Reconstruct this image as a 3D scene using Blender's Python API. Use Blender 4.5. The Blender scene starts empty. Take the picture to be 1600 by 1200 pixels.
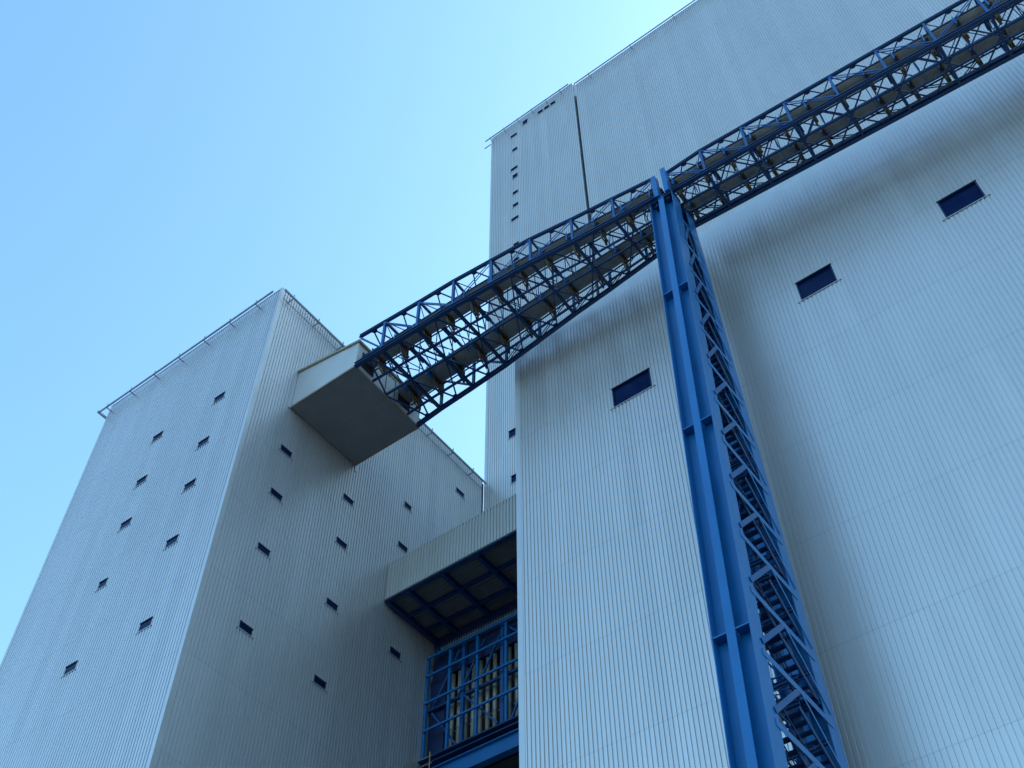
import bpy, math, random
from mathutils import Vector, Matrix
random.seed(7)
R = math.radians
scene = bpy.context.scene
col = scene.collection

# ------------------------------------------------------------------ materials
def new_mat(name):
    m = bpy.data.materials.new(name); m.use_nodes = True
    nt = m.node_tree
    return m, nt, nt.nodes['Principled BSDF']

def noise(nt, vec, scale, detail=3.0, rough=0.55):
    n = nt.nodes.new('ShaderNodeTexNoise'); n.inputs['Scale'].default_value = scale
    n.inputs['Detail'].default_value = detail; n.inputs['Roughness'].default_value = rough
    if vec is not None: nt.links.new(vec, n.inputs['Vector'])
    return n.outputs['Fac']

def math_node(nt, op, a, b=None, c=None):
    n = nt.nodes.new('ShaderNodeMath'); n.operation = op
    for i, v in enumerate((a, b, c)):
        if v is None: continue
        if isinstance(v, (int, float)): n.inputs[i].default_value = v
        else: nt.links.new(v, n.inputs[i])
    return n.outputs[0]

def maprange(nt, v, a, b, c, d):
    n = nt.nodes.new('ShaderNodeMapRange'); nt.links.new(v, n.inputs[0])
    for i, x in enumerate((a, b, c, d)): n.inputs[i+1].default_value = x
    return n.outputs[0]

def position(nt, scl=(1, 1, 1)):
    g = nt.nodes.new('ShaderNodeNewGeometry')
    m = nt.nodes.new('ShaderNodeMapping'); m.vector_type = 'POINT'
    m.inputs['Scale'].default_value = scl
    nt.links.new(g.outputs['Position'], m.inputs['Vector'])
    return m.outputs['Vector'], g.outputs['Position']

def scaled_color(nt, rgb, fac):
    n = nt.nodes.new('ShaderNodeVectorMath'); n.operation = 'SCALE'
    n.inputs[0].default_value = rgb; nt.links.new(fac, n.inputs['Scale'])
    return n.outputs['Vector']

def cladding(name, rgb, rough, metal, seam_off, streak=0.035):
    """coil-coated trapezoidal sheet: streaks of dust running down, panel to panel tone, lap seams"""
    m, nt, b = new_mat(name)
    v, pos = position(nt, (1.1, 1.1, 0.035))
    st = noise(nt, v, 1.0, 4.0)
    v2, _ = position(nt, (0.12, 0.12, 0.09))
    big = noise(nt, v2, 1.0, 2.0)
    v3, _ = position(nt, (5.0, 5.0, 0.25))
    fine = noise(nt, v3, 1.0, 2.0)
    sep = nt.nodes.new('ShaderNodeSeparateXYZ'); nt.links.new(pos, sep.inputs[0])
    # sheets one metre wide and 5.8 m long, each with its own faint tone
    cx = math_node(nt, 'FLOOR', math_node(nt, 'DIVIDE', math_node(nt, 'ADD', sep.outputs[0], sep.outputs[1]), 0.94))
    zz = math_node(nt, 'DIVIDE', math_node(nt, 'ADD', sep.outputs[2], 200 - seam_off), 5.8)
    cz = math_node(nt, 'FLOOR', zz)
    comb = nt.nodes.new('ShaderNodeCombineXYZ'); nt.links.new(cx, comb.inputs[0]); nt.links.new(cz, comb.inputs[1])
    wn = nt.nodes.new('ShaderNodeTexWhiteNoise'); nt.links.new(comb.outputs[0], wn.inputs['Vector'])
    wc = nt.nodes.new('ShaderNodeTexWhiteNoise'); wc.noise_dimensions = '1D'; nt.links.new(cx, wc.inputs['W'])
    fr = math_node(nt, 'FRACT', zz)
    seam = math_node(nt, 'LESS_THAN', fr, 0.009)
    f = maprange(nt, st, 0.3, 0.7, 1 - streak, 1 + streak*0.6)
    f = math_node(nt, 'MULTIPLY', f, maprange(nt, big, 0.3, 0.7, 0.97, 1.03))
    f = math_node(nt, 'MULTIPLY', f, maprange(nt, fine, 0.3, 0.7, 0.985, 1.012))
    f = math_node(nt, 'MULTIPLY', f, maprange(nt, wn.outputs['Value'], 0, 1, 0.98, 1.015))
    f = math_node(nt, 'MULTIPLY', f, maprange(nt, wc.outputs['Value'], 0, 1, 0.96, 1.02))
    f = math_node(nt, 'MULTIPLY', f, math_node(nt, 'SUBTRACT', 1.0, math_node(nt, 'MULTIPLY', seam, 0.14)))  # thin shadow line of each sheet lap, put into the base colour
    nt.links.new(scaled_color(nt, rgb, f), b.inputs['Base Color'])
    rr = maprange(nt, st, 0.25, 0.75, rough - 0.004, rough + 0.006)
    nt.links.new(rr, b.inputs['Roughness'])
    b.inputs['Metallic'].default_value = metal
    return m

def paint(name, rgb, rough=0.4, metal=0.0, var=0.12, scale=1.3, spec=0.5, dirt=None):
    m, nt, b = new_mat(name)
    v, _ = position(nt, (1, 1, 0.35))
    n1 = noise(nt, v, scale, 4.0)
    f = maprange(nt, n1, 0.3, 0.7, 1 - var, 1 + var*0.6)
    c = scaled_color(nt, rgb, f)
    if dirt:
        v2, _ = position(nt, (2.3, 2.3, 0.5))
        n2 = noise(nt, v2, 1.6, 6.0, 0.65)
        mx = nt.nodes.new('ShaderNodeMix'); mx.data_type = 'RGBA'
        nt.links.new(maprange(nt, n2, 0.56, 0.74, 0.0, dirt[1]), mx.inputs[0])
        nt.links.new(c, mx.inputs[6]); mx.inputs[7].default_value = (*dirt[0], 1)
        c = mx.outputs[2]
    nt.links.new(c, b.inputs['Base Color'])
    nt.links.new(maprange(nt, n1, 0.3, 0.7, rough - 0.06, rough + 0.08), b.inputs['Roughness'])
    b.inputs['Metallic'].default_value = metal
    b.inputs['Specular IOR Level'].default_value = spec
    return m

M = {}
M['clad_left'] = cladding('cladding_left', (0.61, 0.59, 0.59), 0.36, 0.60, 69.6, 0.02)
M['clad_front'] = cladding('cladding_front', (0.67, 0.61, 0.565), 0.32, 0.72, 49.8, 0.012)
M['clad_back'] = cladding('cladding_back', (0.64, 0.59, 0.55), 0.37, 0.65, 69.6, 0.015)
M['clad_link'] = cladding('cladding_link', (0.54, 0.52, 0.50), 0.45, 0.45, 30.0, 0.03)
M['trim'] = paint('trim', (0.58, 0.565, 0.56), 0.42, 0.6, 0.05)
M['box_side'] = paint('box_side', (0.54, 0.52, 0.50), 0.5, 0.35, 0.05)
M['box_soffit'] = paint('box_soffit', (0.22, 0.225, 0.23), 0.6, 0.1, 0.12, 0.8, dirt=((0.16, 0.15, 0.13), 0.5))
M['tan_trim'] = paint('tan_trim', (0.30, 0.24, 0.17), 0.55, 0.1, 0.15)
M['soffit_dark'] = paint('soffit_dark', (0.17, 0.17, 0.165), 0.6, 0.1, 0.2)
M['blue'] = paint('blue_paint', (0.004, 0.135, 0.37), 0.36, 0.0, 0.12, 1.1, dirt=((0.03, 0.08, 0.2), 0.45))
M['blue_dark'] = paint('blue_paint_dark', (0.004, 0.040, 0.135), 0.42, 0.0, 0.16, 1.1, dirt=((0.02, 0.04, 0.1), 0.5))  # darker copy of the blue paint
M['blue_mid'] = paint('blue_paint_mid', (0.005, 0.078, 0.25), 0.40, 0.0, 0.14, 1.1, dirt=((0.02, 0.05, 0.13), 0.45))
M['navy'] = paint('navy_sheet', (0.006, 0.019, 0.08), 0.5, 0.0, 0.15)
M['galv'] = paint('galvanised', (0.30, 0.33, 0.37), 0.45, 0.7, 0.12)
M['belt'] = paint('belt_sheet', (0.34, 0.345, 0.32), 0.5, 0.15, 0.18, 1.6, dirt=((0.16, 0.14, 0.09), 0.6))
M['rust'] = paint('ochre_idler', (0.10, 0.052, 0.014), 0.55, 0.0, 0.35, 6.0, dirt=((0.05, 0.035, 0.02), 0.8))
M['pipe'] = paint('pipe_lagging', (0.38, 0.35, 0.28), 0.5, 0.2, 0.2, 1.5)
M['scaffold'] = paint('scaffold_tube', (0.36, 0.28, 0.15), 0.5, 0.4, 0.2, 4)
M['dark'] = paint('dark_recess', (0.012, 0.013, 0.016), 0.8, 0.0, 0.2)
M['rubber'] = paint('joint_rubber', (0.015, 0.017, 0.02), 0.7, 0.0, 0.1)
M['roof'] = paint('roof_felt', (0.10, 0.10, 0.10), 0.85, 0.0, 0.2)
M['asphalt'] = paint('asphalt', (0.072, 0.082, 0.094), 0.9, 0.0, 0.25, 0.4)
# window glass: dark, smooth, reflecting the sky
gm, gnt, gb = new_mat('dark_glass')
gv, _ = position(gnt, (1, 1, 1))
gn = noise(gnt, gv, 0.6, 2.0)
gnt.links.new(scaled_color(gnt, (0.003, 0.013, 0.060), maprange(gnt, gn, 0.3, 0.7, 0.7, 1.25)), gb.inputs['Base Color'])
gb.inputs['Roughness'].default_value = 0.12; gb.inputs['IOR'].default_value = 1.45; gb.inputs['Specular IOR Level'].default_value = 0.08
M['glass'] = gm

# ------------------------------------------------------------------ mesh builder
class MB:
    def __init__(s): s.v = []; s.f = []
    def quad(s, a, b, c, d):
        n = len(s.v); s.v += [tuple(a), tuple(b), tuple(c), tuple(d)]; s.f.append((n, n+1, n+2, n+3))
    def poly(s, pts):
        n = len(s.v); s.v += [tuple(p) for p in pts]; s.f.append(tuple(range(n, n+len(pts))))
    def hexa(s, p):
        n = len(s.v); s.v += [tuple(q) for q in p]
        for f in ((0,3,2,1),(4,5,6,7),(0,1,5,4),(1,2,6,5),(2,3,7,6),(3,0,4,7)):
            s.f.append(tuple(n+i for i in f))
    def box(s, x0, x1, y0, y1, z0, z1):
        s.hexa([(x0,y0,z0),(x1,y0,z0),(x1,y1,z0),(x0,y1,z0),(x0,y0,z1),(x1,y0,z1),(x1,y1,z1),(x0,y1,z1)])
    def frame(s, p0, p1, up=(0,0,1)):
        p0 = Vector(p0); p1 = Vector(p1); d = (p1-p0).normalized(); u = Vector(up)
        if abs(d.dot(u)) > 0.98: u = Vector((0,1,0))
        sd = d.cross(u).normalized(); u = sd.cross(d).normalized()
        return p0, p1, sd, u
    def bar(s, p0, p1, w, h, up=(0,0,1), ou=0.0, os=0.0):
        """rectangular bar: w across, h along up"""
        p0, p1, sd, u = s.frame(p0, p1, up)
        o = sd*os + u*ou
        c = [(-w/2,-h/2),(w/2,-h/2),(w/2,h/2),(-w/2,h/2)]
        s.hexa([p0+o+sd*a+u*b for a,b in c] + [p1+o+sd*a+u*b for a,b in c])
    def ibeam(s, p0, p1, w, h, t=0.03, up=(0,0,1)):
        """rolled section: two flanges of width w, web of height h along up"""
        s.bar(p0, p1, w, t, up, ou=h/2-t/2)
        s.bar(p0, p1, w, t, up, ou=-h/2+t/2)
        s.bar(p0, p1, t*0.7, h-2*t, up)
    def tube(s, p0, p1, r, n=8, r1=None, caps=True):
        p0, p1, sd, u = s.frame(p0, p1)
        r1 = r if r1 is None else r1
        k = len(s.v)
        for P, rr in ((p0, r), (p1, r1)):
            for i in range(n):
                a = 2*math.pi*i/n; s.v.append(tuple(P + sd*(rr*math.cos(a)) + u*(rr*math.sin(a))))
        for i in range(n):
            j = (i+1) % n; s.f.append((k+i, k+j, k+n+j, k+n+i))
        if caps:
            s.f.append(tuple(k+i for i in reversed(range(n)))); s.f.append(tuple(k+n+i for i in range(n)))
    def plate(s, pts, nrm, t):
        """flat plate from an outline, thickness t along nrm"""
        nrm = Vector(nrm).normalized()*(t/2); n = len(pts); k = len(s.v)
        s.v += [tuple(Vector(p)-nrm) for p in pts] + [tuple(Vector(p)+nrm) for p in pts]
        s.f.append(tuple(k+i for i in reversed(range(n)))); s.f.append(tuple(k+n+i for i in range(n)))
        for i in range(n):
            j = (i+1) % n; s.f.append((k+i, k+j, k+n+j, k+n+i))
    def build(s, name, mat, parent=None, smooth=False, fix=True):
        me = bpy.data.meshes.new(name); me.from_pydata(s.v, [], s.f); me.update()
        if fix:
            import bmesh
            bm = bmesh.new(); bm.from_mesh(me); bmesh.ops.recalc_face_normals(bm, faces=bm.faces[:]); bm.to_mesh(me); bm.free()
        me.materials.append(mat)
        if smooth: me.polygons.foreach_set('use_smooth', [True]*len(me.polygons))
        o = bpy.data.objects.new(name, me); col.objects.link(o)
        if parent is not None:
            o.parent = parent
            o.matrix_parent_inverse = Matrix.Translation(-parent_origin(parent))
        return o

ORIGIN = {}
def parent_origin(p):
    # every part mesh is written in world coordinates; only things carry a location
    return Vector(ORIGIN.get(p.name, (0, 0, 0)))

def thing(name, label, cat, loc, group=None):
    o = bpy.data.objects.new(name, None); col.objects.link(o); o.location = loc
    o.empty_display_size = 0.5
    ORIGIN[o.name] = loc
    o['label'] = label; o['category'] = cat
    if group: o['group'] = group
    return o

def copy_tree(o, parent=None, shift=None):
    c = o.copy(); col.objects.link(c)
    if parent is not None: c.parent = parent
    if shift is not None: c.location = Vector(o.location) + Vector(shift)
    for ch in list(o.children): copy_tree(ch, c)
    return c

# ------------------------------------------------------------------ corrugated cladding
PITCH = 0.235
def cladded_wall(mb, face, a0, a1, z0, z1, c, holes=(), depth=0.058, pitch=PITCH, taper=0.0):
    """vertical trapezoidal sheeting. face '-Y': runs along X at Y=c, looking to -Y; '+X': along Y at X=c; '+Y', '-X' likewise.
    holes: (u0,u1,z0,z1) openings, snapped to the ribs; returns the snapped openings"""
    n = max(1, round((a1-a0)/pitch)); p = (a1-a0)/n
    sgn = {'-Y': -1, '+Y': 1, '+X': 1, '-X': -1}[face]
    def P(u, d, z):
        return (u, c + sgn*d, z) if face[1] == 'Y' else (c + sgn*d, u, z)
    snapped = []
    for (h0, h1, hz0, hz1) in holes:
        i0 = round((h0-a0)/p); i1 = max(i0+1, round((h1-a0)/p)); snapped.append((i0, i1, hz0, hz1))
    # crown 0.60, flank 0.10, valley 0.20, flank 0.10 of the pitch
    prof = [(0.0, 0), (0.34, 0), (0.39, -depth), (0.61, -depth), (0.66, 0), (1.0, 0)]
    for i in range(n):
        iv = [(z0, z1-taper), (z1-taper, z1)] if taper else [(z0, z1)]
        for (i0, i1, hz0, hz1) in snapped:
            if i0 <= i < i1:
                nv = []
                for (q0, q1) in iv:
                    if hz1 <= q0 or hz0 >= q1: nv.append((q0, q1)); continue
                    if hz0 > q0: nv.append((q0, hz0))
                    if hz1 < q1: nv.append((hz1, q1))
                iv = nv
        for (q0, q1) in iv:
            k = len(mb.v)
            for (t, d) in prof:
                u = a0 + (i+t)*p
                mb.v.append(P(u, d, q0)); mb.v.append(P(u, d*(0.0 if q1 >= z1 and taper else 1.0), q1))
            for j in range(len(prof)-1):
                f = (k+2*j, k+2*j+2, k+2*j+3, k+2*j+1)
                if (face in ('+Y', '-X')): f = tuple(reversed(f))
                mb.f.append(f)
    return [(a0+i0*p, a0+i1*p, hz0, hz1) for (i0, i1, hz0, hz1) in snapped]

def window_at(parent, face, c, hole, sill_over=0.12, deep=0.015, label=None):
    """a recessed window: frame round the opening, dark pane, sloping drip sill with the open rib ends under it"""
    u0, u1, z0, z1 = hole
    sgn = {'-Y': -1, '+X': 1}[face]
    def bx(mb, ua, ub, d0, d1, za, zb):
        d0, d1 = sorted((c+sgn*d0, c+sgn*d1))
        if face == '-Y': mb.box(ua, ub, d0, d1, za, zb)
        else: mb.box(d0, d1, ua, ub, za, zb)
    big = (u1-u0) > 1.6
    fw = 0.07 if big else 0.03
    win = MB()
    bx(win, u0+0.004, u1-0.004, -deep-0.10, -deep-0.05, z0+0.004, z1-0.004)          # back panel of the casement
    w = win.build('window', M['navy'], parent)
    if label: w['label'] = label
    fr = MB()
    bx(fr, u0, u0+fw, -deep-0.03, 0.014, z0, z1)
    bx(fr, u1-fw, u1, -deep-0.03, 0.014, z0, z1)
    bx(fr, u0+fw, u1-fw, -deep-0.03, 0.004, z1-fw*0.5, z1)
    bx(fr, u0+fw, u1-fw, -deep-0.03, 0.006, z0, z0+0.03)
    fr.build('frame', M['navy'], w)
    pn = MB()
    bx(pn, u0+fw, u1-fw, -deep, -deep+0.012, z0+0.03, z1-fw*0.5)
    pn.build('pane', M['glass'], w)
    hd = MB()                                                                          # dark head flashing
    bx(hd, u0-0.02, u1+0.02, 0.002, 0.05, z1-0.015, z1+0.05)
    hd.build('head_flashing', M['rubber'], w)
    sl = MB()
    bx(sl, u0-sill_over, u1+sill_over, 0.004, 0.016, z0-0.05, z0+0.004)
    sl.build('sill', M['clad_front'] if big else M['trim'], w)
    dr = MB()
    n = max(4, round((u1-u0+2*sill_over)/PITCH))
    for i in range(n+1):
        u = u0-sill_over + (u1-u0+2*sill_over)*i/n
        bx(dr, u-0.035, u+0.035, 0.003, 0.02, z0-0.125, z0-0.06)
    bx(dr, u0-sill_over, u1+sill_over, 0.003, 0.02, z0-0.064, z0-0.052)
    dr.build('rib_closers', M['rubber'], w)
    return w

def access_rail(parent, pts_wall, out, z, n, drop=0.0):
    """façade access rail on brackets standing off the top of a wall. pts_wall: two ends on the wall; out: outward unit vector"""
    a, b = Vector((*pts_wall[0], z)), Vector((*pts_wall[1], z)); o = Vector((*out, 0))
    rl = MB()
    rl.bar(a+o*0.50, b+o*0.50, 0.10, 0.16)
    r = rl.build('access_rail', M['galv'], parent)
    for i in range(n):
        t = (i+0.35)/n if n > 1 else 0.5
        q = a.lerp(b, t); br = MB()
        br.bar(q+o*0.02+Vector((0,0,-0.10)), q+o*0.58+Vector((0,0,-0.10)), 0.07, 0.07)
        br.bar(q+o*0.50+Vector((0,0,-0.06)), q+o*0.50+Vector((0,0,0.38)), 0.06, 0.06)
        br.build('rail_bracket', M['galv'], r)
    return r

# ------------------------------------------------------------------ ground
g = MB(); g.quad((-3000,-3000,-1.7),(3000,-3000,-1.7),(3000,3000,-1.7),(-3000,3000,-1.7))
go = g.build('ground', M['asphalt']); go['kind'] = 'structure'
GZ = -1.7

# ------------------------------------------------------------------ left block (bunker building)
XL, YL0, YL1, XLL, ZL = -40.56, 27.0, 50.78, -59.0, 70.75
lb = thing('bunker_building', 'lower grey ribbed metal block at left with small dark windows on two faces', 'building', (-49.8, 38.9, GZ))
front = [(-44.39,60.73),(-50.37,61.0),(-44.45,56.3),(-50.39,56.5),(-44.56,52.3),(-50.45,52.5),(-44.6,47.5),(-50.5,47.5),(-44.6,41.3),(-50.55,41.3)]
side = [(30.55,55.95),(30.52,51.9),(36.34,56.4),(42.19,60.56),(30.48,47.25),(36.34,52.35),(42.0,56.4),(30.49,41.4),(36.35,47.2),(42.24,47.35),(36.34,41.45),(47.92,66.9)]
w1 = MB(); hf = cladded_wall(w1, '-Y', XLL+0.2, XL-0.22, GZ, ZL, YL0, [(u-0.46,u+0.46,z-0.27,z+0.27) for u,z in front])
w1.build('front_wall', M['clad_left'], lb, fix=False)
w2 = MB(); hs = cladded_wall(w2, '+X', YL0+0.25, YL1, GZ, ZL, XL, [(u-0.46,u+0.46,z-0.20,z+0.22) for u,z in side])
w2.build('side_wall', M['clad_left'], lb, fix=False)
w3 = MB(); cladded_wall(w3, '-X', YL0, YL1, GZ, ZL, XLL); cladded_wall(w3, '+Y', XLL, XL, GZ, ZL, YL1)
w3.build('rear_wall', M['clad_left'], lb, fix=False)
for h in hf: window_at(lb, '-Y', YL0, h)
for h in hs: window_at(lb, '+X', XL, h)
rf = MB(); rf.box(XLL+0.05, XL-0.05, YL0+0.05, YL1-0.05, ZL-0.6, ZL-0.3)
rf.build('roof', M['roof'], lb)
cp = MB()
cp.box(XLL-0.03, XL+0.03, YL0-0.03, YL0+0.30, ZL, ZL+0.07); cp.box(XL-0.30, XL+0.03, YL0+0.30, YL1, ZL, ZL+0.07)
cp.box(XLL-0.03, XLL+0.30, YL0+0.30, YL1, ZL, ZL+0.07)
cp.build('parapet_cap', M['trim'], lb)
ct = MB(); ct.box(XL-0.22, XL+0.020, YL0-0.020, YL0+0.25, GZ, ZL-0.002)
ct.build('corner_trim', M['trim'], lb)
ct = MB(); ct.box(XLL-0.02, XLL+0.20, YL0-0.02, YL0+0.2, GZ, ZL-0.002); ct.build('corner_trim', M['trim'], lb)
ct = MB(); ct.bar((XL+0.03, YL1-0.02, 20), (XL+0.03, YL1-0.02, ZL-0.4), 0.10, 0.10); ct.build('joint_strip', M['rubber'], lb)
ls = MB(); ls.box(XL+0.004, XL+0.020, YL0+0.26, YL1-0.03, ZL-1.00, ZL-0.95)
ls.build('lap_flashing', M['galv'], lb)
access_rail(lb, ((XLL-0.55, YL0), (XL-0.3, YL0)), (0,-1), ZL-0.75, 7)
access_rail(lb, ((XL, YL0-0.1), (XL, YL1-0.15)), (1,0), ZL-0.75, 9)
rr_ = MB(); rr_.bar((XLL-0.55, YL0-0.62, ZL-0.75), (XLL-0.55, YL0+0.6, ZL-0.75), 0.12, 0.2); rr_.build('rail_return', M['galv'], lb)

# ------------------------------------------------------------------ conveyor housing on the block
HX0, HX1, HY0, HY1 = XL+0.04, -34.8, 30.08, 36.5
hb = thing('conveyor_housing', 'pale box jutting from the left block where the blue bridge enters, dark underside', 'conveyor box', (-37.7, 33.3, 60.0))
zb = 60.05
def roofz(x): return 63.72 + (x-HX0)/(HX1-HX0)*(62.6-63.72)
m = MB(); m.hexa([(HX0,HY0,zb),(HX1,HY0,zb),(HX1,HY0+0.10,zb),(HX0,HY0+0.10,zb),(HX0,HY0,63.72),(HX1,HY0,62.6),(HX1,HY0+0.10,62.6),(HX0,HY0+0.10,63.72)])
m.build('side_panel', M['box_side'], hb)
m = MB(); m.hexa([(HX0,HY1-0.10,zb),(HX1,HY1-0.10,zb),(HX1,HY1,zb),(HX0,HY1,zb),(HX0,HY1-0.10,63.72),(HX1,HY1-0.10,62.6),(HX1,HY1,62.6),(HX0,HY1,63.72)])
m.build('side_panel', M['box_side'], hb)
m = MB(); m.box(HX1-0.14, HX1-0.012, HY0+0.11, HY1-0.11, zb+0.01, 62.58)
ew = m.build('end_wall', M['clad_link'], hb)
m = MB()
for (y0, y1, z0, z1) in ((32.95,33.0,60.5,62.3),(33.85,33.9,60.5,62.3),(33.0,33.85,62.25,62.3)): m.box(HX1-0.011, HX1+0.012, y0, y1, z0, z1)
m.build('door_outline', M['rubber'], ew)
for y in (31.0, 34.7):
    m = MB(); m.box(HX1-0.011, HX1+0.03, y-0.45, y+0.75, 60.5, 62.0); m.build('belt_opening', M['dark'], ew)
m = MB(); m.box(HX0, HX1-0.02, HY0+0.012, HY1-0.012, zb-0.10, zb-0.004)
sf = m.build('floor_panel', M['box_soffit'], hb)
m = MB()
m.box(HX0+0.1, HX1-0.1, 33.29, 33.31, zb-0.107, zb-0.1015)
m.build('floor_joints', M['soffit_dark'], sf)
m = MB(); m.hexa([(HX0,HY0-0.12,63.72),(HX1+0.12,HY0-0.12,62.57),(HX1+0.12,HY1+0.12,62.57),(HX0,HY1+0.12,63.72),(HX0,HY0-0.12,63.92),(HX1+0.12,HY0-0.12,62.77),(HX1+0.12,HY1+0.12,62.77),(HX0,HY1+0.12,63.92)])
m.build('roof', M['tan_trim'], hb)
m = MB(); m.box(HX0, HX1+0.03, HY0-0.03, HY0+0.010, zb-0.13, zb+0.03); m.box(HX1-0.018, HX1+0.03, HY0+0.012, HY1-0.012, zb-0.13, zb-0.01); m.box(HX0, HX1+0.03, HY1-0.010, HY1+0.06, zb-0.16, zb+0.05)
m.build('edge_flashing', M['tan_trim'], hb)
m = MB(); m.box(HX0-0.02, HX0+0.02, HY0-0.22, HY0-0.032, zb-0.2, 63.7); m.build('wall_flashing', M['trim'], hb)
m = MB(); m.box(HX0-0.02, HX0+0.02, HY1+0.062, HY1+0.25, zb-0.6, 63.7); m.build('wall_flashing', M['trim'], hb)

# ------------------------------------------------------------------ tower and tall wall behind
YT = 50.9
XT0, XT1, XW0 = -40.45, -28.02, -27.62
ZT, ZW = 134.5, 133.3
XW1 = 32.0
tw = thing('stair_tower', 'tall narrow ribbed tower left of the dark joint, with a column of tiny windows', 'tower', (-34.2, 66, GZ))
tw_open = [(-37.45,-36.5,130.95,131.4),(-37.15,-36.5,127.0,127.5),(-37.48,-36.52,122.2,122.7),(-37.3,-36.52,120.1,120.85),(-37.16,-36.5,116.3,116.75),(-37.2,-36.5,113.4,113.9),(-37.5,-36.55,110.5,110.95),(-37.2,-36.55,105.0,105.4),(-37.25,-36.55,101.9,102.3),(-37.3,-36.9,100.9,101.5),(-35.7,-35.0,132.3,133.2),(-33.2,-32.5,132.4,132.95),(-32.35,-31.65,132.4,132.95),(-31.5,-30.8,132.4,132.95),(-38.0,-37.3,74.4,75.3),(-37.75,-37.0,68.7,69.5)]
w1 = MB(); ht = cladded_wall(w1, '-Y', XT0+0.2, XT1-0.1, GZ, ZT, YT, [(a,b,c-0.0,d) for a,b,c,d in tw_open])
w1.build('front_wall', M['clad_back'], tw, fix=False)
w2 = MB(); cladded_wall(w2, '-X', YT, 80, GZ, ZT, XT0); cladded_wall(w2, '+X', YT+0.1, 80, GZ, ZT, XT1); cladded_wall(w2, '+Y', XT0, XT1, GZ, ZT, 80)
w2.build('rear_wall', M['clad_back'], tw, fix=False)
for h in ht: window_at(tw, '-Y', YT, h, sill_over=0.08, deep=0.06)
m = MB(); m.box(XT0+0.05, XT1-0.05, YT+0.05, 79.95, ZT-0.6, ZT-0.3); m.build('roof', M['roof'], tw)
m = MB(); m.box(XT0-0.02, XT0+0.20, YT-0.02, YT+0.2, GZ, ZT-0.002); m.build('corner_trim', M['trim'], tw)
m = MB(); m.box(XT1-0.10, XT1+0.02, YT-0.02, YT+0.1, GZ, ZT-0.002); m.build('corner_trim', M['trim'], tw)
m = MB(); m.box(XT0-0.03, XT1, YT-0.03, YT+0.3, ZT, ZT+0.08); m.build('parapet_cap', M['trim'], tw)
access_rail(tw, ((XT0-0.6, YT), (XT1-0.25, YT)), (0,-1), ZT-0.75, 6)
m = MB(); m.bar((XT0-1.0, YT-0.1, ZT-1.6), (XT0-0.02, YT-0.1, ZT-1.6), 0.10, 0.10); m.build('rail_bracket', M['galv'], tw)

bh = thing('boiler_house', 'tallest and longest ribbed metal wall, rising behind the blue bridge to the top edge', 'building', (10, 75, GZ))
w1 = MB(); cladded_wall(w1, '-Y', XW0+0.1, XW1, GZ, ZW, YT)
w1.build('front_wall', M['clad_back'], bh, fix=False)
w2 = MB(); cladded_wall(w2, '-X', YT+0.1, 100, GZ, ZW, XW0); cladded_wall(w2, '+X', YT, 100, GZ, ZW, XW1); cladded_wall(w2, '+Y', XW0, XW1, GZ, ZW, 100)
w2.build('rear_wall', M['clad_back'], bh, fix=False)
m = MB(); m.box(XW0+0.05, XW1-0.05, YT+0.05, 99.95, ZW-0.6, ZW-0.3); m.build('roof', M['roof'], bh)
m = MB(); m.box(XW0-0.02, XW0+0.10, YT-0.02, YT+0.1, GZ, ZW-0.002); m.build('corner_trim', M['trim'], bh)
m = MB(); m.box(XW0, XW1, YT-0.03, YT+0.3, ZW, ZW+0.08); m.build('parapet_cap', M['trim'], bh)
m = MB(); m.box(XT1+0.03, XW0-0.03, YT+0.25, YT+0.35, GZ, ZW-2.6); m.build('expansion_joint', M['rubber'], bh)
m = MB(); m.box(XT1+0.03, XW0-0.03, YT+0.10, YT+0.24, ZW-2.6, ZW+0.9); m.build('joint_flashing', M['box_side'], bh)
access_rail(bh, ((XW0+0.1, YT), (XW1, YT)), (0,-1), ZW-0.65, 10)

# ------------------------------------------------------------------ front hall
XF0, XF1, YF, ZF = -26.72, 13.0, 36.6, 62.45
fh = thing('front_hall', 'pale ribbed hall directly behind the blue pylon, with three large dark windows', 'building', (-7, 43, GZ))
fw_ = [(-19.72,-17.36,51.0,52.62),(-7.96,-5.65,51.12,52.71),(0.31,2.53,51.2,52.78)]
fw_ += [(8.3,10.6,51.2,52.8)]
w1 = MB(); h3 = cladded_wall(w1, '-Y', XF0+0.32, XF1, GZ, ZF, YF, fw_, depth=0.05, taper=2.2)
w1.build('front_wall', M['clad_front'], fh, fix=False)
w2 = MB(); cladded_wall(w2, '-X', YF, YT-0.05, GZ, ZF, XF0); cladded_wall(w2, '+X', YF, YT-0.05, GZ, ZF, XF1)
w2.build('side_wall', M['clad_front'], fh, fix=False)
m = MB(); m.box(XF0+0.05, XF1-0.05, YF+0.05, YT-0.04, ZF-0.6, ZF-0.3); m.build('roof', M['roof'], fh)
m = MB(); m.box(XF0-0.02, XF0+0.32, YF-0.02, YF+0.25, GZ, ZF-0.002); m.build('corner_trim', M['trim'], fh)
m = MB(); m.box(XF0-0.04, XF1, YF+0.003, YF+0.40, ZF-0.02, ZF+0.30); m.build('parapet_cap', M['trim'], fh)
for h in h3: window_at(fh, '-Y', YF, h, sill_over=0.18, deep=0.11)

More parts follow.
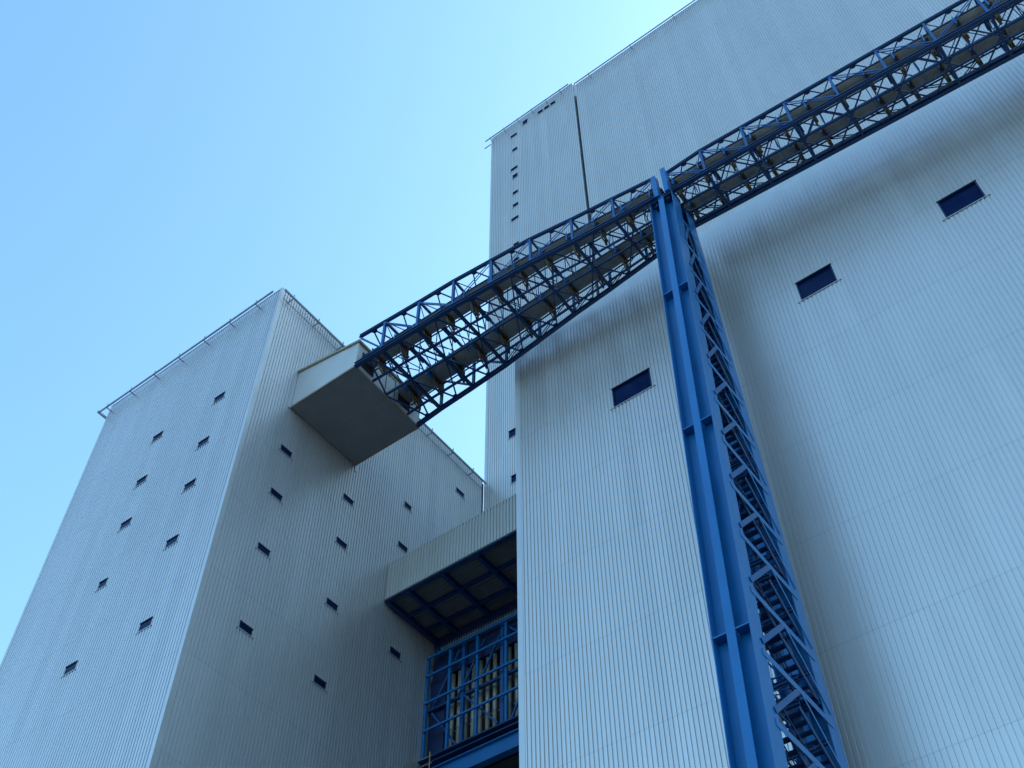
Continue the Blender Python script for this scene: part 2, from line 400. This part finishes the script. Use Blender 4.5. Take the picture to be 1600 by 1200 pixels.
# ------------------------------------------------------------------ connecting gallery between block and hall
lk = thing('connecting_gallery', 'short beige ribbed gallery between left block and hall, dark beamed underside', 'gallery', (-33.6, 43.7, 50.7))
LX0, LX1, LY0, LY1, LZ0, LZ1 = XL+0.06, XF0-0.03, 40.80, 46.75, 50.72, 53.92
w1 = MB(); cladded_wall(w1, '-Y', LX0, LX1, LZ0, LZ1, LY0, pitch=0.25)
w1.build('fascia', M['clad_link'], lk, fix=False)
m = MB(); m.box(LX0, LX1, LY0+0.05, LY1, LZ1-0.2, LZ1-0.02); m.build('roof', M['roof'], lk)
m = MB(); m.box(LX0, LX1, LY1-0.08, LY1, LZ0, LZ1-0.21); m.build('rear_wall', M['clad_link'], lk)
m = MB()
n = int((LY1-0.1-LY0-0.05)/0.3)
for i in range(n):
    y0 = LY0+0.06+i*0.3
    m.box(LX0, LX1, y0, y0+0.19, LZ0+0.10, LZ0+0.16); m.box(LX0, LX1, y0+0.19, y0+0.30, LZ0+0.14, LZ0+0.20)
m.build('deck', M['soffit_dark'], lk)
for x in (-40.3, -38.6, -35.82, -33.05, -30.0, -27.2):
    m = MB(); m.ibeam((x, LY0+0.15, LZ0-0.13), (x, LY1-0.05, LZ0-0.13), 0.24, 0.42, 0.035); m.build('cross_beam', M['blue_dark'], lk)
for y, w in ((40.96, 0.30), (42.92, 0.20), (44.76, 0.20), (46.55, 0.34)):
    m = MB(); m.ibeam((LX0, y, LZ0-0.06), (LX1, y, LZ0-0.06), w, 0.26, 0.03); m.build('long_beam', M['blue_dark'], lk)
# bottom flashing tongues along the fascia
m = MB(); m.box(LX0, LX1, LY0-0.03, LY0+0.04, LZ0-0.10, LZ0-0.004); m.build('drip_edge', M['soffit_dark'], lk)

# ------------------------------------------------------------------ recess under the gallery: blue frame, duct, pipes, girder
FY = 45.42
sfm = thing('steel_frame', 'blue lattice frame with diagonals in the dark recess under the gallery', 'steel frame', (-33.6, FY, 41))
posts = [-40.42, -38.57, -36.35, -34.1, -31.9, -29.7, -27.3]
for i, x in enumerate(posts):
    m = MB(); m.box(x-0.085 if i else x-0.06, x+0.085, FY-0.09, FY+0.09, 41.0, 48.75); m.build('post', M['blue'], sfm)
for z in (48.75, 47.3, 45.22, 43.14):
    m = MB(); m.box(posts[0], LX1, FY-0.20, FY-0.095, z-0.07, z+0.07); m.build('rail', M['blue'], sfm)
for (x0, z0, x1, z1) in ((-40.1,44.9,-38.0,48.6),(-38.0,45.0,-36.0,48.4),(-40.1,44.6,-38.0,41.4),(-36.2,45.5,-34.4,48.8),(-37.7,45.0,-34.9,41.6),(-33.9,41.5,-32.0,45.0),(-34.2,48.6,-32.2,46.5)):
    m = MB(); m.bar((x0, FY+0.24, z0), (x1, FY+0.24, z1), 0.12, 0.12); m.build('brace', M['blue_mid'], sfm)
for x in (-37.65, -34.55, -31.2):
    m = MB(); m.ibeam((x, FY+0.26, 41.0), (x, FY+0.26, 49.0), 0.24, 0.22, 0.03, (0,1,0)); m.build('column', M['blue_mid'], sfm)
m = MB(); m.box(posts[0], LX1, FY+0.16, FY+0.36, 44.76, 44.94); m.build('rail', M['blue_dark'], sfm)
m = MB()
for k in range(2): m.tube((-39.75+0.0*k, FY-0.1, 48.98), (-39.75, FY+0.12, 48.98), 0.2-0.08*k, 12)
m.build('lifting_eye', M['blue'], sfm)
m = MB(); m.box(-39.4, LX1, FY-0.05, FY+0.35, 49.05, 49.16)
for k in range(60):
    x = -39.4 + k*0.2
    if x < LX1-0.1: m.box(x, x+0.06, FY-0.07, FY-0.052, 49.0, 49.35)
m.build('grating_strip', M['galv'], sfm)

dc = thing('air_duct', 'dark navy duct casing in the recess, behind the blue lattice frame', 'duct', (-35, 46.9, 41))
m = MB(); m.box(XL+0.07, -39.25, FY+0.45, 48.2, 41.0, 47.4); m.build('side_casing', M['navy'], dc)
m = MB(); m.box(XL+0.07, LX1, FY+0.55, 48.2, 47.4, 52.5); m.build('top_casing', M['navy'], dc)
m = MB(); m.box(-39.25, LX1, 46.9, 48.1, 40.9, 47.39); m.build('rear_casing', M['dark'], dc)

for i in range(21):
    x = -38.95 + i*0.56
    if x > LX1-0.2: break
    p = MB(); p.tube((x, 46.25, 41.0), (x, 46.25, 47.38), 0.145, 10)
    o = p.build('pipe', M['pipe'], smooth=True)
    o['label'] = 'vertical grey-beige pipe in the row behind the blue lattice frame'; o['category'] = 'pipe'; o['group'] = 'vertical pipes in the recess'
    for z in (43.2, 44.9):
        c = MB(); c.tube((x, 46.25, z-0.05), (x, 46.25, z+0.05), 0.175, 10); c.build('pipe_clamp', M['galv'], o)
m = MB(); m.box(-39.2, LX1, 46.42, 46.50, 43.16, 43.24); o = m.build('pipe_support', M['galv'], dc)

gd = thing('plate_girder', 'deep bright blue girder crossing the recess below the pipes at the bottom edge', 'girder', (-33.6, 45.3, 38.8))
m = MB(); m.box(XL+0.07, LX1, FY-0.36, FY+0.5, 40.90, 40.99); m.box(XL+0.07, LX1, FY-0.36, FY+0.5, 40.50, 40.56); m.box(XL+0.07, LX1, FY-0.05, FY+0.02, 40.56, 40.90)
m.build('top_beam', M['blue_dark'], gd)
m = MB(); m.box(XL+0.07, LX1, 45.20, 45.25, 38.95, 39.98); m.box(XL+0.07, LX1, 45.0, 45.5, 39.98, 40.04); m.box(XL+0.07, LX1, 45.0, 45.5, 38.90, 38.95)
m.build('web', M['blue'], gd)
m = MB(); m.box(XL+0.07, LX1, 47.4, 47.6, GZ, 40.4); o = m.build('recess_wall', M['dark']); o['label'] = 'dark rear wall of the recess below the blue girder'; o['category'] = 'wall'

gr = thing('guard_rail', 'short tan scaffold-tube railing at the bottom edge beside the blue girder', 'railing', (-39.2, 43.5, 38.2))
for (x, z0, z1) in ((-38.17, 37.9, 39.82), (-40.1, 37.9, 39.3)):
    m = MB(); m.tube((x, 43.5, z0), (x, 43.5, z1), 0.035, 8); m.build('post', M['scaffold'], gr)
for z in (39.55, 39.05, 38.4):
    m = MB(); m.tube((-40.4, 43.5, z), (-38.0, 43.5, z), 0.03, 8); m.build('rail', M['scaffold'], gr)
m = MB(); m.box(-40.45, -37.9, 43.3, 44.9, 37.82, 37.9); m.build('platform', M['galv'], gr)

# ------------------------------------------------------------------ bridge geometry
def lerp_table(tab, x):
    if x <= tab[0][0]: return tab[0][1]
    for (a, va), (b, vb) in zip(tab, tab[1:]):
        if x <= b: return va + (vb-va)*(x-a)/(b-a)
    return tab[-1][1]
L_YL = [(-35.0,30.06),(-29.75,30.22),(-26.9,30.27),(-21.1,30.62),(-18.2,30.94),(-12.9,31.4)]
L_YR = [(-35.0,36.38),(-32.6,36.18),(-29.75,36.05),(-26.9,35.88),(-21.1,35.3),(-18.2,35.08),(-12.9,34.6)]
L_H = [(-35.0,3.25),(-27,2.98),(-21,2.80),(-15.4,2.50),(-12.9,2.25)]
def sec_left(x): return lerp_table(L_YL, x), lerp_table(L_YR, x), 60.0, lerp_table(L_H, x)
R_H = [(-11.85, 2.28), (-9.45, 2.66), (6.0, 2.75)]
def sec_right(x): return 31.78, 34.62, 60.28 - 0.115*(x+11), lerp_table(R_H, x)
def PT(sec, x, t, s):
    yl, yr, z, h = sec(x); return Vector((x, yl+(yr-yl)*t, z+h*s))

def truss(name, label, nodes, sec, flip_at, loc, sc, stringers, name_left=False):
    """box truss of four chords; nodes: panel points; diagonals change direction at flip_at; sc: member size at an x"""
    root = thing(name, label, 'bridge', loc)
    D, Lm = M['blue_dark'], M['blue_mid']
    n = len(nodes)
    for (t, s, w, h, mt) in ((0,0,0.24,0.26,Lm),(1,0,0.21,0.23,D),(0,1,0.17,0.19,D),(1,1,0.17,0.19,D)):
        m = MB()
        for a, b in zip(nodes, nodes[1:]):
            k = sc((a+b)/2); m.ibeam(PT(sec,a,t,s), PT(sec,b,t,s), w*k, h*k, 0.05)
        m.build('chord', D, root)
    for i, x in enumerate(nodes):
        k = sc(x)
        if name_left and i == 0: continue
        m = MB(); m.ibeam(PT(sec,x,0.02,0)+Vector((0,0,-0.03)), PT(sec,x,0.98,0)+Vector((0,0,-0.03)), 0.15*k, 0.19*k, 0.03); m.build('floor_beam', D, root)
        m = MB(); m.bar(PT(sec,x,0.02,1), PT(sec,x,0.98,1), 0.12*k, 0.14*k)
        gp = PT(sec,x,0.5,1); m.box(gp.x-0.14*k, gp.x+0.14*k, gp.y-0.85*k, gp.y+0.85*k, gp.z-0.10*k, gp.z-0.075*k); m.build('top_beam', D, root)
        for t in (0, 1):
            m = MB(); m.ibeam(PT(sec,x,t,0)+Vector((0,0,0.15)), PT(sec,x,t,1)+Vector((0,0,-0.1)), 0.14*k, 0.14*k, 0.022, (0,1,0)); m.build('post', Lm, root)
    for i in range(n-1):
        a, b = nodes[i], nodes[i+1]; mid = (a+b)/2; k = sc(mid)
        up = mid > flip_at
        for t in (0, 1):
            off = Vector((0, -0.07 if t == 0 else 0.07, 0))
            p, q = (PT(sec,a,t,0.06), PT(sec,b,t,0.95)) if up else (PT(sec,a,t,0.95), PT(sec,b,t,0.06))
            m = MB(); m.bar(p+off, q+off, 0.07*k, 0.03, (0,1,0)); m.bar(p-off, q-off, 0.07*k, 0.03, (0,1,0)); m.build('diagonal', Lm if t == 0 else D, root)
        # diamond bracing in floor and top planes
        for s, r in ((0, 0.075), (1, 0.065)):
            for xa in (a, b):
                for t in (0, 1):
                    m = MB(); m.bar(PT(sec,mid,t,s), PT(sec,xa,0.5,s), r*k, r*k); m.build('wind_brace', D, root)
            for t in (0, 1):
                g0 = PT(sec,mid,t,s); sg = 1 if t == 0 else -1
                m = MB(); m.plate([g0+Vector((-0.26*k,0,0)), g0+Vector((0.26*k,0,0)), g0+Vector((0.10*k,sg*0.27*k,0)), g0+Vector((-0.10*k,sg*0.27*k,0))], (0,0,1), 0.03); m.build('gusset', D, root)
    # hangers from the top plane to the stringers and light cross ties between them
    for i, x in enumerate(nodes):
        for j, xx in enumerate((x, x+(nodes[min(i+1, n-1)]-x)*0.5)):
            if xx >= nodes[-1]-0.1 or xx < nodes[0]+0.3: continue
            for t in (0.33, 0.60):
                m = MB(); m.bar(PT(sec,xx,t,0.05), PT(sec,xx,t,0.98), 0.05, 0.05, (0,1,0)); m.build('hanger', D, root)
            m = MB(); m.bar(PT(sec,xx,0.33,0.52 if j else 0.10), PT(sec,xx,0.60,0.10 if j else 0.52), 0.05, 0.05); m.build('cross_tie', D, root)
    for a, b in zip(nodes, nodes[1:]):
        m = MB(); m.bar(PT(sec,a,0.0,0.985), PT(sec,b,1.0,0.985), 0.05, 0.05); m.build('wind_brace', D, root)
        m = MB(); m.bar(PT(sec,a,1.0,0.975), PT(sec,b,0.0,0.975), 0.05, 0.05); m.build('wind_brace', D, root)
    # stringers carrying the idlers, with short hanger rods
    for st in stringers:
        m = MB()
        for a, b in zip(nodes, nodes[1:]):
            k = sc((a+b)/2); m.bar(PT(sec,a,st(a),0.04), PT(sec,b,st(b),0.04), 0.10*k, 0.13*k)
            for j in range(4):
                x = a+(b-a)*(j+0.5)/4; q = PT(sec,x,st(x),0.04); m.bar(q+Vector((0,0.0,-0.14)), q+Vector((0,0,0.20)), 0.03, 0.03)
        m.build('stringer', D, root)
    return root

nl = [-34.78, -32.6, -29.75, -26.9, -24.0, -21.1, -18.2, -15.35, -12.6]
sl = lambda x: 1.28 - 0.30*(x+35)/22.0
tl = truss('conveyor_bridge', 'left span of blue truss bridge, widening towards the pale box on the left block', nl, sec_left, -26.0, (-24, 33.2, 60), sl, [lambda x: 0.27+0.006*(x+35), lambda x: 0.49+0.005*(x+35), lambda x: 0.83+0.004*(x+35)], True)
nr = [-11.85, -9.45, -6.72, -3.95, -1.15, 1.6, 4.35, 7.1, 9.85, 12.6, 15.35, 18.1]
tr = truss('conveyor_bridge', 'right span of blue truss bridge running from pylon top to the right edge', nr, sec_right, 3.3, (3, 33.2, 59), lambda x: 1.0, [lambda x: 0.41, lambda x: 0.66, lambda x: 0.955])
# cable tray beside the far chord
for root, sec, nd in ((tr, sec_right, nr),):
    m = MB()
    for a, b in zip(nd, nd[1:]):
        m.bar(PT(sec,a,0.97,0.14), PT(sec,b,0.97,0.14), 0.16, 0.04)
    m.build('cable_tray', M['galv'], root)

def conveyor(label, left_a, left_b, right):
    """belt running through both spans; left_a/left_b: (t0,t1) across the left span at its two ends, right: across the right span"""
    root = thing('belt_conveyor', label, 'conveyor', (-12, 33.2, 61.3), 'belt conveyors side by side in the bridge')
    def tt(sec, x):
        if sec is sec_right: return right + (0.55,)
        f = min(1, max(0, (x+35)/22.0))
        return tuple(p+(q-p)*f for p, q in zip(left_a+(0.42,), left_b+(0.55,)))
    def bz(sec, x, u, dz):
        """u: 0..1 across the belt"""
        yl, yr, z, h = sec(x); t0, t1, s = tt(sec, x)
        return Vector((x, yl+(yr-yl)*(t0+(t1-t0)*u), z+h*s+dz))
    runs = [(sec_left, [-34.765]+nl[1:-1]+[-12.6]), (sec_right, [-12.2]+nr[1:])]
    prof = [(0.0, 0.16), (0.10, 0.04), (0.32, -0.02), (0.68, -0.02), (0.90, 0.02), (1.0, 0.12)]
    bm_ = MB()
    for sec, nd in runs:
        xs = []
        for a, b in zip(nd, nd[1:]): xs += [a, (a+b)/2]
        xs.append(nd[-1])
        up = Vector((0,0,0.06))
        for a, b in zip(xs, xs[1:]):
            for (ua, da), (ub, db) in zip(prof, prof[1:]):
                A, B, C, D_ = bz(sec,a,ua,da), bz(sec,b,ua,da), bz(sec,b,ub,db), bz(sec,a,ub,db)
                bm_.quad(A, D_, C, B); bm_.quad(A+up, B+up, C+up, D_+up)
            for u, dd in (prof[0], prof[-1]):
                A, B = bz(sec,a,u,dd), bz(sec,b,u,dd); bm_.quad(A, B, B+up, A+up)
        # sheet joints standing a little proud of the cover
        x = nd[0]+0.6
        while x < nd[-1]-0.2:
            for (ua, da), (ub, db) in zip(prof, prof[1:]):
                bm_.bar(bz(sec,x,ua,da-0.008), bz(sec,x,ub,db-0.008), 0.03, 0.024)
            x += 0.92
    bm_.build('belt_cover', M['belt'], root, fix=False)
    for u, dz in ((-0.02, 0.10), (1.03, -0.04)):
        sm = MB()
        for sec, nd in runs:
            for a, b in zip(nd, nd[1:]): sm.bar(bz(sec,a,u,dz), bz(sec,b,u,dz), 0.05, 0.07 if u < 0 else 0.12)
        sm.build('edge_rail', M['blue_dark'], root)
    for sec, nd, step, x in ((sec_left, runs[0][1], 1.90, -33.9), (sec_right, runs[1][1], 1.72, -11.55)):
        while x < nd[-1]-0.15:
            k = 1.15 if sec is sec_left and x < -24 else 1.0
            st = MB()
            st.bar(bz(sec,x,-0.03,-0.55*k), bz(sec,x,-0.03,0.30), 0.09, 0.07, (1,0,0))
            st.bar(bz(sec,x,-0.03,-0.10), bz(sec,x,1.04,-0.12), 0.08, 0.09)
            st.plate([bz(sec,x,-0.02,-0.55*k), bz(sec,x,-0.02,-0.14), bz(sec,x,0.55,-0.14)], (1,0,0), 0.025)
            so = st.build('idler_frame', M['blue'], root)
            ro = MB(); ro.tube(bz(sec,x+0.14,0.10,-0.06), bz(sec,x+0.14,0.42,-0.16), 0.075*k, 8); ro.build('roller', M['rust'], so)
            ro = MB(); ro.tube(bz(sec,x+0.14,0.48,-0.16), bz(sec,x+0.14,0.92,-0.12), 0.075*k, 8); ro.build('roller', M['rust'], so)
            p0, p1 = bz(sec,x+0.04,0.42,-0.17), bz(sec,x+0.04,1.02,-0.16)
            q0, q1 = bz(sec,x+0.04,0.66,-0.95*k), bz(sec,x+0.04,1.04,-1.15*k)
            hp = MB(); hp.bar(p0, q0, 0.06, 0.12, (1,0,0)); hp.bar(p1, q1, 0.06, 0.12, (1,0,0)); hp.bar(q0, q1, 0.06, 0.10)
            hp.plate([p0, p1, p1.lerp(q1,0.42), p0.lerp(q0,0.42)], (1,0,0), 0.02)
            hp.build('hanger_plate', M['rust'], so)
            vr = MB(); vr.tube(p0.lerp(q0,0.50)+Vector((0.1,0,0)), q1.lerp(q0,0.45)+Vector((0.1,0,0.12)), 0.07*k, 8); vr.build('return_roller', M['rust'], so)
            vr = MB(); vr.tube(q1.lerp(q0,0.40)+Vector((0.1,0,0.12)), p1.lerp(q1,0.58)+Vector((0.1,0,0)), 0.07*k, 8); vr.build('return_roller', M['rust'], so)
            x += step
    return root
conveyor('left belt conveyor seen above the near lower chord of the blue bridge', (0.08,0.27), (0.04,0.36), (0.03,0.36))
conveyor('right belt conveyor, brown-grey underside between the floor beams of the blue bridge', (0.62,0.86), (0.66,0.97), (0.68,0.99))

# ------------------------------------------------------------------ pylon: two cruciform columns leaning apart, lattice between
def c1(z): return 31.45 - 0.0668*(60-z)          # front edge of the near column
def c2(z): return 33.95 + 0.0400*(58.35-z)       # rear edge of the far column
PX0, PX1, ZP = -13.10, -11.60, 59.85
py = thing('pylon', 'tall blue two-legged lattice pylon carrying the bridge in front of the hall', 'pylon', (-12.35, 31.6, GZ))
FD = 0.92
def column(yf, sgn, name):
    """cruciform leg: end flanges, web between them, crossing section with a bright front flange"""
    zs = [GZ, ZP]
    def slab(m, x0, x1, d0, d1, z0=GZ, z1=ZP):
        ya0, yb0 = sorted((yf(z0)+sgn*d0, yf(z0)+sgn*d1)); ya1, yb1 = sorted((yf(z1)+sgn*d0, yf(z1)+sgn*d1))
        m.hexa([(x0,ya0,z0),(x1,ya0,z0),(x1,yb0,z0),(x0,yb0,z0),(x0,ya1,z1),(x1,ya1,z1),(x1,yb1,z1),(x0,yb1,z1)])
    m = MB(); slab(m, PX0+0.035, PX1-0.035, FD*0.5-0.02, FD*0.5+0.02); body = m.build(name, M['blue'], py)
    for x0, x1 in ((PX0, PX0+0.034), (PX1-0.034, PX1)):
        m = MB(); slab(m, x0, x1, 0, FD); m.build('flange', M['blue'], body)
    xm = (PX0+PX1)/2
    m = MB(); slab(m, xm-0.17, xm+0.17, 0.0, 0.04); slab(m, xm-0.02, xm+0.02, 0.041, FD*0.5-0.021); m.build('fin', M['blue'], body)
    m = MB(); slab(m, xm-0.17, xm+0.17, FD-0.04, FD); slab(m, xm-0.02, xm+0.02, FD*0.5+0.021, FD-0.041); m.build('fin', M['blue'], body)
    for z in (49.3, 37.9, 26.0, 14.3, 3.0):
        for xa, xb in ((PX0+0.036, xm-0.172), (xm+0.172, PX1-0.036)):
            for da, db in ((0.02, FD*0.5-0.022), (FD*0.5+0.022, FD-0.02)):
                ya, yb = sorted((yf(z)+sgn*da, yf(z)+sgn*db)); m = MB(); m.box(xa, xb, ya, yb, z-0.03, z+0.03)
                m.build('stiffener', M['blue'], body)
    m = MB()
    for dz in (0.0, 0.22):
        ya, yb = sorted((yf(ZP)+sgn*-0.03, yf(ZP)+sgn*(FD+0.03))); m.box(PX0-0.04, PX1+0.04, ya, yb, ZP-dz+0.002, ZP-dz+0.06)
    m.build('cap_plate', M['blue_dark'], body)
    return body
column(c1, 1, 'column'); column(c2, -1, 'column')
# end posts of the spans standing on the cap
for x, w, zt in ((-12.53, 0.29, 62.34), (-11.85, 0.28, 62.62)):
    m = MB(); m.box(x-w/2, x+w/2, 31.30, 31.75, ZP+0.065, zt); m.build('bearing_post', M['blue'], py)
m = MB(); m.ibeam((-12.72, 31.5, 59.5), (-12.72, 34.4, 59.5), 0.3, 0.6, 0.04); m.build('head_beam', M['blue_dark'], py)
m = MB(); m.ibeam((-11.95, 31.5, 59.6), (-11.95, 34.4, 59.6), 0.3, 0.6, 0.04); m.build('head_beam', M['blue_dark'], py)
zk = 57.2
k = 0
while zk > 3:
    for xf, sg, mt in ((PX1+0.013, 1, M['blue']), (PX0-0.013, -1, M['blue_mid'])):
        ya, yb = c1(zk)+0.60, c2(zk)-0.45
        zl = zk-2.42
        xm = xf+sg*0.0
        m = MB(); m.bar((xm, ya, zk), (xm, yb, zk), 0.02, 0.30 if sg > 0 else 0.14); m.build('strut', mt, py)
        ym = ya+(yb-ya)*0.50
        m = MB(); m.bar((xm+sg*0.023, c1(zl)+0.70, zl), (xm+sg*0.023, ym-0.15, zk-0.18), 0.22 if sg > 0 else 0.10, 0.018, (1,0,0)); m.build('brace', M['blue_mid'], py)
        m = MB(); m.bar((xm+sg*0.023, ym+0.15, zk-0.18), (xm+sg*0.023, c2(zl)-0.35, zl), 0.13, 0.018, (1,0,0)); m.build('brace', mt, py)
    zk -= 2.92; k += 1
# stair inside the pylon: landings and open-tread flights turning every level
zk = 55.0; k = 0
while zk > 1:
    ya, yb = c1(zk)+FD+0.05, c2(zk)-FD-0.05
    if yb-ya > 0.9:
        xs = (PX0+0.12, (PX0+PX1)/2-0.04) if k % 2 else ((PX0+PX1)/2+0.04, PX1-0.10)
        z1 = zk+2.92; y0, y1 = (ya, yb) if k % 2 else (yb, ya)
        fl = MB()
        nst = 12
        for i in range(nst):
            t = (i+0.5)/nst; y = y0+(y1-y0)*t; z = zk+(z1-zk)*t
            fl.box(xs[0]+0.03, xs[1]-0.03, y-0.13, y+0.13, z-0.025, z+0.025)
        for x in xs: fl.bar((x, y0, zk), (x, y1, z1), 0.05, 0.24)
        for x in xs:
            fl.bar((x, y0, zk+1.0), (x, y1, z1+1.0), 0.04, 0.04); fl.bar((x, y0, zk+0.55), (x, y1, z1+0.55), 0.03, 0.03)
        fl.build('stair_flight', M['blue_dark'], py)
        ld = MB()
        w = min(0.9, (yb-ya)*0.3)
        yl0, yl1 = (ya, ya+w) if k % 2 else (yb-w, yb)
        for q in range(9):
            x = PX0+0.08+q*(PX1-PX0-0.16)/8; ld.box(x-0.02, x+0.02, yl0, yl1, zk-0.02, zk+0.02)
        ld.box(PX0+0.05, PX1-0.05, yl0, yl0+0.06, zk-0.14, zk+0.0); ld.box(PX0+0.05, PX1-0.05, yl1-0.06, yl1, zk-0.14, zk+0.0)
        ld.build('landing', M['blue_dark'], py)
        for yy, dz in ((ya+0.25, 1.30), ((ya+yb)/2, 1.62), (yb-0.2, 1.2), ((ya+yb)/2+0.4, 0.05)):
            m = MB(); m.ibeam((PX0+0.04, yy, zk+dz), (PX1-0.04, yy, zk+dz), 0.12, 0.18, 0.02); m.build('cross_strut', M['blue_dark'], py)
        x2 = ((PX0+PX1)/2+0.04, PX1-0.10) if k % 2 else (PX0+0.12, (PX0+PX1)/2-0.04)
        f2 = MB(); ym_ = (ya+yb)/2
        ea, eb = (yb, ym_) if k % 2 else (ya, ym_)
        for i in range(7):
            t = (i+0.5)/7; f2.box(x2[0]+0.03, x2[1]-0.03, ea+(eb-ea)*t-0.12, ea+(eb-ea)*t+0.12, zk+1.46*t-0.025, zk+1.46*t+0.025)
        for x in x2: f2.bar((x, ea, zk), (x, eb, zk+1.46), 0.05, 0.22)
        f2.build('stair_flight', M['blue_dark'], py)
        m = MB()
        for dz in (0.5, 1.0): m.bar((PX0+0.08, (yl1 if k%2 else yl0), zk+dz), (PX1-0.08, (yl1 if k%2 else yl0), zk+dz), 0.05, 0.05)
        for dz in (0.5, 1.0): m.bar((PX0+0.06, ya, zk+dz), (PX0+0.06, yb, zk+dz), 0.04, 0.04)
        m.build('handrail', M['blue_dark'], py)
    zk -= 2.92; k += 1

# ------------------------------------------------------------------ light
SUN_AZ_VEC = Vector((0.54, 0.84, 0)).normalized(); SUN_EL = R(38)
sd = Vector((SUN_AZ_VEC.x*math.cos(SUN_EL), SUN_AZ_VEC.y*math.cos(SUN_EL), math.sin(SUN_EL)))
world = bpy.data.worlds.new('World'); scene.world = world; world.use_nodes = True
wn = world.node_tree; bg = wn.nodes['Background']
sky = wn.nodes.new('ShaderNodeTexSky'); sky.sky_type = 'NISHITA'; sky.sun_disc = False
sky.sun_elevation = SUN_EL
sky.sun_rotation = math.atan2(sd.x, sd.y)
sky.air_density = 1.0; sky.dust_density = 2.0; sky.ozone_density = 1.0; sky.altitude = 60
wb = wn.nodes.new('ShaderNodeVectorMath'); wb.operation = 'MULTIPLY'; wb.inputs[1].default_value = (0.67, 0.955, 1.0)
wn.links.new(sky.outputs[0], wb.inputs[0]); wn.links.new(wb.outputs['Vector'], bg.inputs[0]); bg.inputs[1].default_value = 0.15
su = bpy.data.lights.new('sun', 'SUN'); su.energy = 3.0; su.angle = R(0.53); su.color = (1, 0.93, 0.82)
so = bpy.data.objects.new('sun', su); col.objects.link(so)
so.rotation_euler = sd.to_track_quat('Z', 'Y').to_euler()
so.location = (0, 0, 200)

# ------------------------------------------------------------------ camera
f_px, th, ro, yaw = 1806.03, R(52.2524), R(-0.43688), R(-36.41435)
def camrow():
    up = Vector((0, -math.cos(th), math.sin(th))); fw = Vector((0, math.sin(th), math.cos(th))); rt = Vector((1, 0, 0))
    c, s = math.cos(ro), math.sin(ro)
    rot = lambda v: Vector((c*v.x - s*v.y, s*v.x + c*v.y, v.z))
    up, fw, rt = rot(up), rot(fw), rot(rt)
    dA = rt*math.cos(yaw) + fw*math.sin(yaw); dB = -rt*math.sin(yaw) + fw*math.cos(yaw)
    return dA, dB, up
dA, dB, upv = camrow()
right = Vector((dA.x, dB.x, upv.x)); down = Vector((dA.y, dB.y, upv.y)); fwd = Vector((dA.z, dB.z, upv.z))
cam = bpy.data.cameras.new('camera'); co = bpy.data.objects.new('camera', cam); col.objects.link(co)
co.matrix_world = Matrix(((right.x, -down.x, -fwd.x, 0), (right.y, -down.y, -fwd.y, 0), (right.z, -down.z, -fwd.z, 0), (0, 0, 0, 1)))
cam.sensor_width = 36; cam.lens = f_px/1600*36; cam.clip_start = 0.1; cam.clip_end = 9000
scene.camera = co

scene.view_settings.view_transform = 'Standard'; scene.view_settings.look = 'None'
scene.view_settings.exposure = 1.72; scene.view_settings.gamma = 1.0
scene.view_settings.use_curve_mapping = False
scene.render.resolution_x = 1024; scene.render.resolution_y = 768
